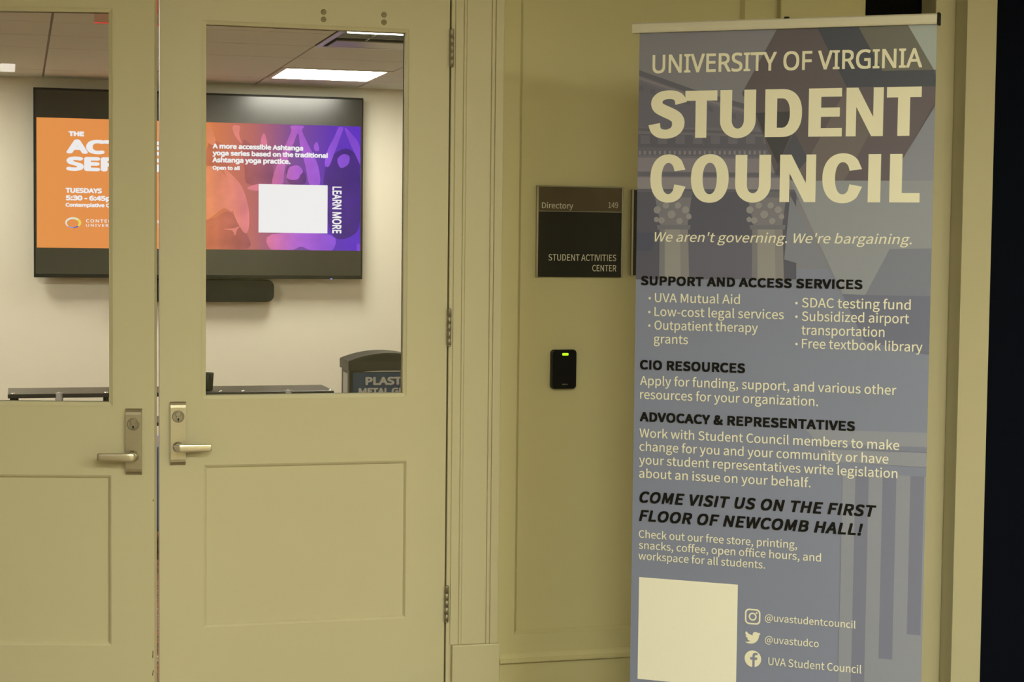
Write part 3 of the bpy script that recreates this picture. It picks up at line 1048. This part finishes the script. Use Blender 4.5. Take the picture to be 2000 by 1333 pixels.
# card reader
r0, r1 = WP(218, 1003), WP(356, 1220)
t = thing('card_reader', ((r0[0] + r1[0]) / 2, WF - .0005, r1[1]), 'black rounded card reader with a small green light on the panelled wall', 'card reader')
rw, rh = (r1[0] - r0[0]) / 2, r0[1] - r1[1]
M['readerblack'] = mat('reader black', (0.005, 0.005, 0.005), 0.28, spec=0.35)
M['greenlight'] = emit('green indicator', srgb(196, 255, 40), 1.1)
M['readergrey'] = mat('reader mark grey', (0.16, 0.15, 0.13), 0.5)
MB().poly(rrect(-rw, rw, 0, rh, .012), -.020, 0, 0).build('body', 'readerblack', t, bevel=.004, seg=3)
oxr, ozr = (r0[0] + r1[0]) / 2, r1[1]
q0, q1 = WP(277, 1035), WP(312, 1021)
MB().poly(rrect(q0[0] - oxr, q1[0] - oxr, q0[1] - ozr, q1[1] - ozr, .003), -.0206, 0, -.0196).build('indicator_light', 'greenlight', t)
q0, q1 = WP(277, 1198), WP(308, 1191)
b = MB()
nx = 5
dxr = (q1[0] - q0[0]) / nx
for k in range(nx):
    b.poly([(q0[0] - oxr + dxr * k, q0[1] - ozr), (q0[0] - oxr + dxr * (k + .75), q0[1] - ozr), (q0[0] - oxr + dxr * (k + .75), q1[1] - ozr), (q0[0] - oxr + dxr * k, q1[1] - ozr)], -.0203)
b.build('maker_mark', 'readergrey', t)

# ================================================================== BANNER STAND
GB = -(YAW + 0.34751631)
BU = Vector((math.cos(GB), math.sin(GB), 0))
BN = Vector((BU.y, -BU.x, 0))
BP0 = Vector((2.09978465, 4.6867985, 0))


def bnr(px, py):
    d = ray(px, py)
    k = (BP0 - EYE).dot(BN) / d.dot(BN)
    q = EYE + d * k
    return ((q - BP0).dot(BU), q.z)


def Z2(x, y):
    return bnr(1220 + x / 2.5641, y / 2.5641)


def Z3(x, y):
    return bnr(1220 + x / 2.5641, 400 + y / 2.5641)


def Z4(x, y):
    return bnr(1220 + x / 2.5641, 820 + y / 2.5641)


bn = thing('banner_stand', (BP0.x, BP0.y, 0), 'tall blue student council roll up banner standing before the wall', 'banner', rz=GB)
bxl, bxr, bzt, bzb = -0.432, 0.4165, 2.116, FL + .06


def clampb(pts):
    return [(min(max(p[0], bxl), bxr), min(p[1], bzt)) for p in pts]


def ink(r, g, b_):
    """printed ink albedo for a tone read under the warm corridor light"""
    return tuple(min(0.9, INKG * lin(v) / l) for v, l in zip((r, g, b_), INKL))


INKG, INKL = 1.0, (0.776, 0.737, 0.564)
INKS = {}


def inkm(c):
    if c not in INKS:
        INKS[c] = mat('banner ink %d' % (len(INKS) + 1), ink(*c), 0.5, noise=0.02, nscale=300)
    return INKS[c]


SHEET = []
sheet = MB()


def shape(c, pts, level, fn=Z2, raw=False):
    if c not in SHEET:
        SHEET.append(c)
    sheet.poly(clampb(pts if raw else [fn(*p) for p in pts]), -.0016 - .00007 * level, SHEET.index(c))


base = (116, 121, 138)
SHEET.append(base)
sheet.poly([(bxl, bzb), (bxr, bzb), (bxr, bzt), (bxl, bzt)], -.001, 0, 0)
zph = 1.435
sky = (119, 118, 126)
shape(sky, [(bxl, zph), (bxr, zph), (bxr, bzt), (bxl, bzt)], 0, raw=True)
# classical building in the upper part
wall_t, band_d, band_l, dk, colm, colsh = (104, 102, 113), (88, 87, 98), (118, 115, 124), (78, 79, 93), (134, 132, 130), (112, 111, 116)
shape(wall_t, [(40, 352), (345, 448), (600, 520), (860, 622), (980, 690), (980, 1000), (40, 1000)], 1)
shape(band_d, [(40, 352), (345, 448), (600, 520), (860, 622), (860, 636), (600, 545), (345, 474), (40, 378)], 2)
shape(band_l, [(40, 385), (345, 480), (600, 553), (860, 645), (860, 652), (600, 562), (345, 490), (40, 398)], 2)
shape((96, 95, 107), [(40, 410), (345, 500), (600, 575), (780, 640), (40, 640)], 2)
for k in range(12):
    x = 70 + k * 58
    yb = 425 + (x - 70) * .30
    shape(band_d, [(x, yb), (x + 26, yb + 8), (x + 26, yb + 34), (x, yb + 26)], 3)
shape(band_d, [(40, 642), (900, 668), (900, 682), (40, 656)], 3)
shape((84, 84, 96), [(40, 672), (900, 690), (900, 752), (40, 738)], 3)
for k in range(9):
    x = 80 + k * 88
    shape((98, 97, 108), [(x, 678), (x + 46, 679), (x + 46, 722), (x, 721)], 4)
shape((92, 91, 103), [(40, 738), (900, 752), (900, 790), (40, 778)], 3)
for k in range(30):
    x = 72 + k * 25
    shape((124, 121, 128), [(x, 756), (x + 10, 756), (x + 10, 774), (x, 774)], 4)
shape((120, 116, 125), [(40, 790), (900, 800), (900, 866), (40, 858)], 3)
shape((90, 89, 101), [(40, 862), (900, 870), (900, 888), (40, 882)], 3)
shape((128, 124, 131), [(40, 888), (900, 894), (900, 950), (40, 946)], 3)
shape((86, 86, 99), [(40, 948), (900, 952), (900, 962), (40, 958)], 4)
shape(dk, [(40, 960), (860, 962), (860, 1400), (40, 1400)], 3)
shape((90, 90, 104), [(320, 1180), (640, 1180), (640, 1400), (320, 1400)], 4)
shape((70, 73, 92), [(40, 1165), (150, 1165), (140, 1258), (40, 1258)], 4)
for xa, xb in ((176, 318), (640, 792)):
    shape(colm, [(xa, 1140), (xb, 1140), (xb + 6, 1400), (xa - 2, 1400)], 5)
    shape(colsh, [(xa, 1140), (xa + 26, 1140), (xa + 26, 1400), (xa - 2, 1400)], 6)
    shape((122, 120, 121), [(xb - 40, 1140), (xb, 1140), (xb + 6, 1400), (xb - 36, 1400)], 6)
    shape((104, 104, 112), [(xa - 14, 1128), (xb + 14, 1128), (xb + 10, 1150), (xa - 10, 1150)], 7)
    shape((112, 111, 118), [(xa - 24, 985), (xb + 18, 985), (xb - 2, 1130), (xa + 6, 1130)], 5)
    shape((96, 96, 106), [(xa - 40, 960), (xb + 24, 960), (xb + 18, 990), (xa - 28, 990)], 6)
    for cx, cy, rr in ((-12, 1052, 18), (60, 1075, 20), (130, 1052, 18), (10, 1105, 16), (100, 1108, 16), (32, 1030, 16), (92, 1030, 16), (146, 1085, 14), (-16, 1100, 13)):
        c0 = Z2(xa + cx, cy)
        c1 = Z2(xa + cx + rr, cy)
        rad = c1[0] - c0[0]
        shape((134, 132, 134), ell(c0[0], c0[1], rad, rad, 14), 7, raw=True)
        shape((98, 98, 107), ell(c0[0] + rad * .12, c0[1] - rad * .55, rad * .9, rad * .5, 12), 6, raw=True)
# angular shapes
shape((86, 79, 85), [(768, 60), (966, 60), (970, 140), (1113, 437), (1000, 655), (925, 812), (850, 905), (755, 876), (700, 690), (588, 468), (764, 146)], 8)
shape((58, 59, 66), [(655, 566), (888, 556), (768, 826), (706, 690)], 9)
shape((70, 72, 84), [(755, 876), (768, 826), (850, 660), (925, 812), (880, 905)], 9)
shape((62, 66, 78), [(962, 60), (1140, 60), (1172, 135), (1292, 355), (1560, 350), (1560, 433), (1113, 437), (966, 140)], 10)
shape((98, 97, 90), [(1140, 60), (1385, 60), (1418, 124), (1551, 352), (1292, 356), (1172, 135)], 10)
shape((150, 158, 154), [(1385, 60), (1580, 60), (1580, 400), (1551, 352), (1418, 124)], 10)
shape((89, 81, 88), [(1113, 437), (1560, 433), (1560, 530), (1344, 878), (1330, 905), (830, 905), (925, 790)], 9)
shape((100, 93, 93), [(1113, 437), (1190, 560), (1235, 655), (1100, 905), (830, 905), (925, 790), (1000, 655)], 10)
shape((122, 125, 136), [(1560, 520), (1560, 906), (1335, 906), (1348, 870)], 9)
# light wedge below
shape((131, 134, 140), [(830, 906), (1560, 906), (1560, 1245), (1328, 1248), (1205, 1478), (1092, 1474)], 11)
shape((110, 114, 128), [(1328, 1248), (1560, 1245), (1560, 1486), (1205, 1478)], 11)
shape((116, 119, 130), [(830, 980), (920, 1150), (1092, 1474), (1020, 1345), (900, 1330), (800, 1300)], 10)
shape((98, 102, 120), [(1092, 1476), (1560, 1485), (1560, 1780), (1200, 1710)], 11)
# column emblem, lower right
em_l, em_d = (146, 149, 155), (112, 116, 132)
shape((129, 132, 141), [(905, 48), (1560, 68), (1560, 140), (972, 122)], 9, Z4)
shape(em_d, [(980, 122), (1560, 140), (1560, 168), (992, 144)], 9, Z4)
shape((129, 132, 141), [(990, 146), (1560, 170), (1560, 242), (1010, 208)], 9, Z4)
ex = [Z4(1083, 700)[0], Z4(1147, 700)[0], Z4(1214, 700)[0], Z4(1283, 700)[0], Z4(1352, 700)[0], Z4(1422, 700)[0], Z4(1491, 700)[0]]
ezt = Z4(1300, 275)[1]
sheet_l = [(ex[0], bzb), (bxr, bzb), (bxr, ezt), (ex[0], ezt)]
shape((128, 131, 140), sheet_l, 9, raw=True)
for xa, xb, zbt in ((ex[1], ex[2], bzb), (ex[3], ex[4], Z4(1310, 1200)[1]), (ex[5], ex[6], Z4(1455, 1079)[1])):
    shape((108, 111, 128), [(xa, zbt), (xb, zbt), (xb, ezt), (xa, ezt)], 10, raw=True)
# pale blank square (lower left)
q = [Z4(67, 788), Z4(568, 827), Z4(565, 1316), Z4(63, 1298)]
qa, qb, qc, qd = q[3][0] + .0015, q[1][0], q[3][1], (q[0][1] + q[1][1]) / 2
if (232, 230, 210) not in SHEET:
    SHEET.append((232, 230, 210))
sheet.poly([(qa, qc), (qb, qc), (qb, qd), (qa, qd)], -.0016 - .00007 * 9, SHEET.index((232, 230, 210)))
sheet.build('printed_sheet', [inkm(c) for c in SHEET], bn)
YL_ = -.0016 - .00007 * 13


# --- big headline drawn from outlines
def arc_band(cx, cz, rx, rz, tx, tz, a0, a1, n=22):
    o = ell(cx, cz, rx, rz, n, a0, a1)
    i = ell(cx, cz, rx - tx, rz - tz, n, a0, a1)
    return o, i


class Glyphs:
    """heavy grotesque capitals, unit height; every method returns (list of polygons, width)"""
    S = 0.245      # vertical stem
    H = 0.215      # horizontal stroke

    def ring(self, cx, cz, rx, rz, tx, tz, a0, a1, n=26):
        o, i = arc_band(cx, cz, rx, rz, tx, tz, a0, a1, n)
        return [[o[k], o[k + 1], i[k + 1], i[k]] for k in range(len(o) - 1)]

    def T(self):
        w = .70
        return [[(0, 1 - self.H), (w, 1 - self.H), (w, 1), (0, 1)], [(w / 2 - self.S / 2, 0), (w / 2 + self.S / 2, 0), (w / 2 + self.S / 2, 1 - self.H), (w / 2 - self.S / 2, 1 - self.H)]], w

    def E(self):
        w, s, h = .66, self.S, self.H
        return [[(0, 0), (s, 0), (s, 1), (0, 1)], [(s, 0), (w, 0), (w, h * .82), (s, h * .82)], [(s, .41), (w * .93, .41), (w * .93, .60), (s, .60)], [(s, 1 - h * .82), (w * .985, 1 - h * .82), (w * .985, 1), (s, 1)]], w

    def I(self):
        return [[(0, 0), (self.S, 0), (self.S, 1), (0, 1)]], self.S

    def L(self):
        w = .60
        return [[(0, 0), (self.S, 0), (self.S, 1), (0, 1)], [(self.S, 0), (w, 0), (w, self.H * .9), (self.S, self.H * .9)]], w

    def N(self):
        w, s = .78, self.S * .86
        return [[(0, 0), (s, 0), (s, 1), (0, 1)], [(w - s, 0), (w, 0), (w, 1), (w - s, 1)], [(0.0, 1), (.245, 1), (w, 0), (w - .245, 0)]], w

    def U(self):
        w, s = .74, self.S
        r = w / 2
        p = [[(0, .36), (s, .36), (s, 1), (0, 1)], [(w - s, .36), (w, .36), (w, 1), (w - s, 1)]]
        p += self.ring(r, .36, r, .375, s, .375 - self.H + .01, 180, 360) if False else self.ring2(r, .36, r, .376, r - s, .36 - self.H + .03, 180, 360)
        return p, w

    def ring2(self, cx, cz, rx, rz, ix, iz, a0, a1, n=24):
        o = ell(cx, cz, rx, rz, n, a0, a1)
        i = ell(cx, cz, ix, iz, n, a0, a1)
        return [[o[k], o[k + 1], i[k + 1], i[k]] for k in range(len(o) - 1)]

    def D(self):
        w, s, h = .75, self.S, self.H * .9
        p = [[(0, 0), (s, 0), (s, 1), (0, 1)], [(s, 0), (.34, 0), (.34, h), (s, h)], [(s, 1 - h), (.34, 1 - h), (.34, 1), (s, 1)]]
        p += self.sup(.34, .5, w - .34, .5, w - .34 - s, .5 - h, -90, 90)
        return p, w

    def sup(self, cx, cz, rx, rz, ix, iz, a0, a1, n=30, e=.86):
        o, i = [], []
        for k in range(n + 1):
            a = math.radians(a0 + (a1 - a0) * k / n)
            c_, s_ = math.cos(a), math.sin(a)
            f = lambda v: math.copysign(abs(v) ** e, v)
            o.append((cx + rx * f(c_), cz + rz * f(s_)))
            i.append((cx + ix * f(c_), cz + iz * f(s_)))
        return [[o[k], o[k + 1], i[k + 1], i[k]] for k in range(n)]

    def O(self):
        w = .80
        return self.sup(w / 2, .5, w / 2, .52, w / 2 - self.S - .005, .52 - self.H * .86, 0, 360, 48, .90), w

    def C(self):
        w = .78
        p = self.sup(.40, .5, .40, .52, .40 - self.S - .005, .52 - self.H * .86, 44, 180, 30, .90)
        p += self.sup(.40, .5, .40, .52, .40 - self.S - .005, .52 - self.H * .86, 180, 314, 30, .90)
        # blunt terminals
        a = p[0]
        p.append([a[0], a[3], (.535, .655), (.775, .69)])
        z = p[-2]
        p.append([z[1], z[2], (.535, .375), (.785, .325)])
        return p, w

    def S_(self):
        # heavy stroke swept along the spine of an S
        sp = [(.635, .735, .235), (.60, .84, .215), (.52, .905, .19), (.385, .925, .185), (.245, .895, .195), (.165, .815, .215), (.155, .725, .235), (.20, .64, .245), (.33, .565, .25),
              (.45, .505, .25), (.545, .435, .25), (.585, .335, .25), (.565, .215, .235), (.485, .125, .21), (.355, .085, .195), (.215, .105, .20), (.135, .18, .215), (.105, .30, .235)]
        pts = []
        for i in range(len(sp) - 1):
            p0_ = sp[max(i - 1, 0)]
            p1_, p2_ = sp[i], sp[i + 1]
            p3_ = sp[min(i + 2, len(sp) - 1)]
            for k in range(5):
                u_ = k / 5
                pts.append(tuple(.5 * (2 * p1_[j] + (p2_[j] - p0_[j]) * u_ + (2 * p0_[j] - 5 * p1_[j] + 4 * p2_[j] - p3_[j]) * u_ ** 2 + (3 * p1_[j] - p0_[j] - 3 * p2_[j] + p3_[j]) * u_ ** 3) for j in range(3)))
        pts.append(sp[-1])
        le, ri = [], []
        for i, p in enumerate(pts):
            a_, c_ = pts[max(i - 1, 0)], pts[min(i + 1, len(pts) - 1)]
            dx, dz = c_[0] - a_[0], c_[1] - a_[1]
            l_ = math.hypot(dx, dz) or 1
            nx_, nz_ = -dz / l_, dx / l_
            le.append((p[0] + nx_ * p[2] / 2, p[1] + nz_ * p[2] / 2))
            ri.append((p[0] - nx_ * p[2] / 2, p[1] - nz_ * p[2] / 2))
        return [[le[k], le[k + 1], ri[k + 1], ri[k]] for k in range(len(pts) - 1)], .71


G = Glyphs()
GL = {'T': G.T, 'E': G.E, 'I': G.I, 'L': G.L, 'N': G.N, 'U': G.U, 'D': G.D, 'O': G.O, 'C': G.C, 'S': G.S_}


def headline(chars, z0, z1):
    b = MB()
    for ch, xa, xb in chars:
        ps, wd = GL[ch]()
        for k, p in enumerate(ps):
            b.poly([(xa + q_[0] / wd * (xb - xa), z0 + q_[1] * (z1 - z0)) for q_ in p], YL_ - k * 4e-6)
    return b


def sx_at(x, y):
    return Z2(x, y)[0]


zs0, zs1 = 1.8075, 1.9430
row1 = [(c_, sx_at(a_, 570), sx_at(e_, 570)) for c_, a_, e_ in (('S', 124, 302), ('T', 304, 464), ('U', 479, 658), ('D', 704, 889), ('E', 922, 1090), ('N', 1110, 1296), ('T', 1312, 1486))]
headline(row1, zs0, zs1).build('headline_lettering', 'white', bn)
zc0, zc1 = 1.6230, 1.7575
row2 = [(c_, sx_at(a_, 890), sx_at(e_, 890)) for c_, a_, e_ in (('C', 130, 306), ('O', 333, 522), ('U', 555, 733), ('N', 778, 958), ('C', 991, 1190), ('I', 1220, 1283), ('L', 1328, 1480))]
headline(row2, zc0, zc1).build('headline_lettering', 'white', bn)

b = MB()
put(b, 'UNIVERSITY OF VIRGINIA', -.3916, .3787, 1.9955, .0530, YL_, key='noto', bold=.022, square=True)
b.build('university_lettering', 'white', bn)
b = MB()
put(b, "We aren't governing. We're bargaining.", -.3764, .3619, 1.5070, .0272, YL_, key='source', bold=.008, shear=.21)
b.build('tagline_lettering', 'white', bn)


def lines(name, material, rows, fn, **kw):
    for s, xa, xb, yb_, cap in rows:
        b = MB()
        p = fn(xa, yb_)
        e = fn(xb, yb_)
        bul = s.startswith('*')
        put(b, s.lstrip('*'), p[0], e[0], p[1], cap, YL_, **kw)
        if bul:
            c0 = (p[0] - .0155, p[1] + cap * .42)
            b.poly(ell(c0[0], c0[1], .0037, .0037, 14), YL_)
        b.build(name, material, bn)


HB = dict(key='source', bold=.060, square=True, space=1.03)
lines('heading_lettering', 'ink', [('SUPPORT AND ACCESS SERVICES', 82, 1192, 403, .0268)], Z3, **HB)
lines('heading_lettering', 'ink', [('CIO RESOURCES', 78, 604, 825, .0278)], Z3, **HB)
lines('heading_lettering', 'ink', [('ADVOCACY & REPRESENTATIVES', 77, 1155, 1085, .0278)], Z3, **HB)
BT = dict(key='source', bold=.010)
lines('list_lettering', 'white', [('*UVA Mutual Aid', 152, 578, 488, .0262), ('*Low-cost legal services', 150, 798, 557.5, .0262), ('*Outpatient therapy', 150, 668, 625.5, .0262), ('grants', 147, 318, 694, .0262)], Z3, **BT)
lines('list_lettering', 'white', [('*SDAC testing fund', 888, 1433, 514, .0268), ('*Subsidized airport', 888, 1425, 582, .0268), ('transportation', 886, 1302, 651, .0268), ('*Free textbook library', 888, 1492, 719, .0268)], Z3, **BT)
lines('body_lettering', 'white', [('Apply for funding, support, and various other', 78, 1362, 903, .0265), ('resources for your organization.', 78, 970, 972, .0265)], Z3, **BT)
lines('body_lettering', 'white', [('Work with Student Council members to make', 75, 1377, 88, .0262), ('change for you and your community or have', 75, 1323, 155.5, .0262), ('your student representatives write legislation', 73, 1368, 222.5, .0262), ('about an issue on your behalf.', 73, 933, 290, .0262)], Z4, **BT)
lines('heading_lettering', 'ink', [('COME VISIT US ON THE FIRST', 75, 1262, 415, .0335), ('FLOOR OF NEWCOMB HALL!', 73, 1195, 507.5, .0335)], Z4, key='source', bold=.052, square=True, shear=.20, space=1.04)
lines('body_lettering', 'white', [('Check out our free store, printing,', 72, 865, 591, .0225), ('snacks, coffee, open office hours, and', 72, 985, 646, .0225), ('workspace for all students.', 70, 705, 700, .0225)], Z4, **BT)
lines('handle_lettering', 'white', [('@uvastudentcouncil', 703, 1158, 1008, .0205), ('@uvastudco', 703, 973, 1117, .0205), ('UVA Student Council', 720, 1187, 1229, .0225)], Z4, **BT)

# social icons
ui = Z4(681, 990)[0] - Z4(603, 990)[0]


def icon(cx, cy):
    return Z4(cx, cy)


# rounded camera outline
c0 = icon(642, 987)
b = MB()
h_ = ui / 2


def rloop(r0, r1):
    n_ = len(r0)
    for k in range(n_):
        b.poly([r0[k], r0[(k + 1) % n_], r1[(k + 1) % n_], r1[k]], YL_)


rloop(rrect(c0[0] - h_, c0[0] + h_, c0[1] - h_, c0[1] + h_, h_ * .55), rrect(c0[0] - h_ * .80, c0[0] + h_ * .80, c0[1] - h_ * .80, c0[1] + h_ * .80, h_ * .38))
rloop(ell(c0[0], c0[1], h_ * .52, h_ * .52, 28), ell(c0[0], c0[1], h_ * .33, h_ * .33, 28))
b.poly(ell(c0[0] + h_ * .50, c0[1] + h_ * .50, h_ * .12, h_ * .12, 12), YL_)
b.build('social_icon', 'white', bn)
# bird
c0 = icon(642, 1093)
b = MB()
bird = [(-1.0, -.62), (-.62, -.60), (-.30, -.42), (-.62, -.36), (-.74, -.10), (-.58, -.08), (-.90, .10), (-.96, .36), (-.78, .30), (-.98, .52), (-.98, .80), (-.88, .96), (-.56, .62), (-.10, .42), (.0, .40), (-.02, .62), (.10, .86), (.36, .98), (.62, .90), (.76, .80), (1.0, .92), (.90, .68), (1.06, .70), (.86, .48), (.84, .22), (.70, -.22), (.40, -.60), (-.02, -.82), (-.50, -.84), (-.80, -.76)]
b.poly([(c0[0] + x * h_ * .96, c0[1] + (z - .05) * h_ * .86) for x, z in bird], YL_)
b.build('social_icon', 'white', bn)
# f in a disc
c0 = icon(643, 1198)
b = MB()
b.poly(ell(c0[0], c0[1], h_ * 1.07, h_ * 1.07, 40), YL_)
ff = [(-.06, -1.07), (.24, -1.07), (.24, -.12), (.52, -.12), (.58, .20), (.24, .20), (.24, .36), (.32, .50), (.60, .50), (.60, .78), (.24, .80), (.0, .66), (-.06, .40), (-.06, .20), (-.34, .20), (-.34, -.12), (-.06, -.12)]
b.poly([(c0[0] + x * h_, c0[1] + z * h_) for x, z in ff], YL_ - .0001, 1)
b.build('social_icon', ['white', inkm(base)], bn)

# top rail, end cap, pole, base
b = MB()
ry0, ry1, rz0, rz1 = -.013, .013, 2.1125, 2.1415
prof = [(ry1, rz0), (ry0, rz0), (ry0 - .002, rz0 + .004), (ry0 - .003, (rz0 + rz1) / 2), (ry0 - .002, rz1 - .004), (ry0 + .003, rz1), (ry1, rz1)]
n = len(prof)
vs = [(-.4512, y, z) for y, z in prof] + [(.4175, y, z) for y, z in prof]
b.add(vs, [(i, (i + 1) % n, n + (i + 1) % n, n + i) for i in range(n)] + [list(range(n)), list(range(n, 2 * n))])
b.build('top_rail', 'rail', bn)
MB().box(.4175, .4245, -.0165, .0145, 2.1100, 2.1430).build('end_cap', 'blackplastic', bn, bevel=.001)
MB().box(-.006, .006, -.012, .008, 2.140, 2.1455).build('pole_clip', 'blackplastic', bn)
MB().lathe([(.008, FL + .05), (.008, 2.115)], (0, .022, 0), 'z', 14).build('pole', 'rail', bn)
MB().box(-.445, .435, -.05, .05, FL + .012, FL + .09).build('base_housing', 'rail', bn, bevel=.02, seg=4)
for x in (-.3, .3):
    MB().box(x - .02, x + .02, -.17, .17, FL, FL + .012).build('foot', 'blackplastic', bn, bevel=.003)
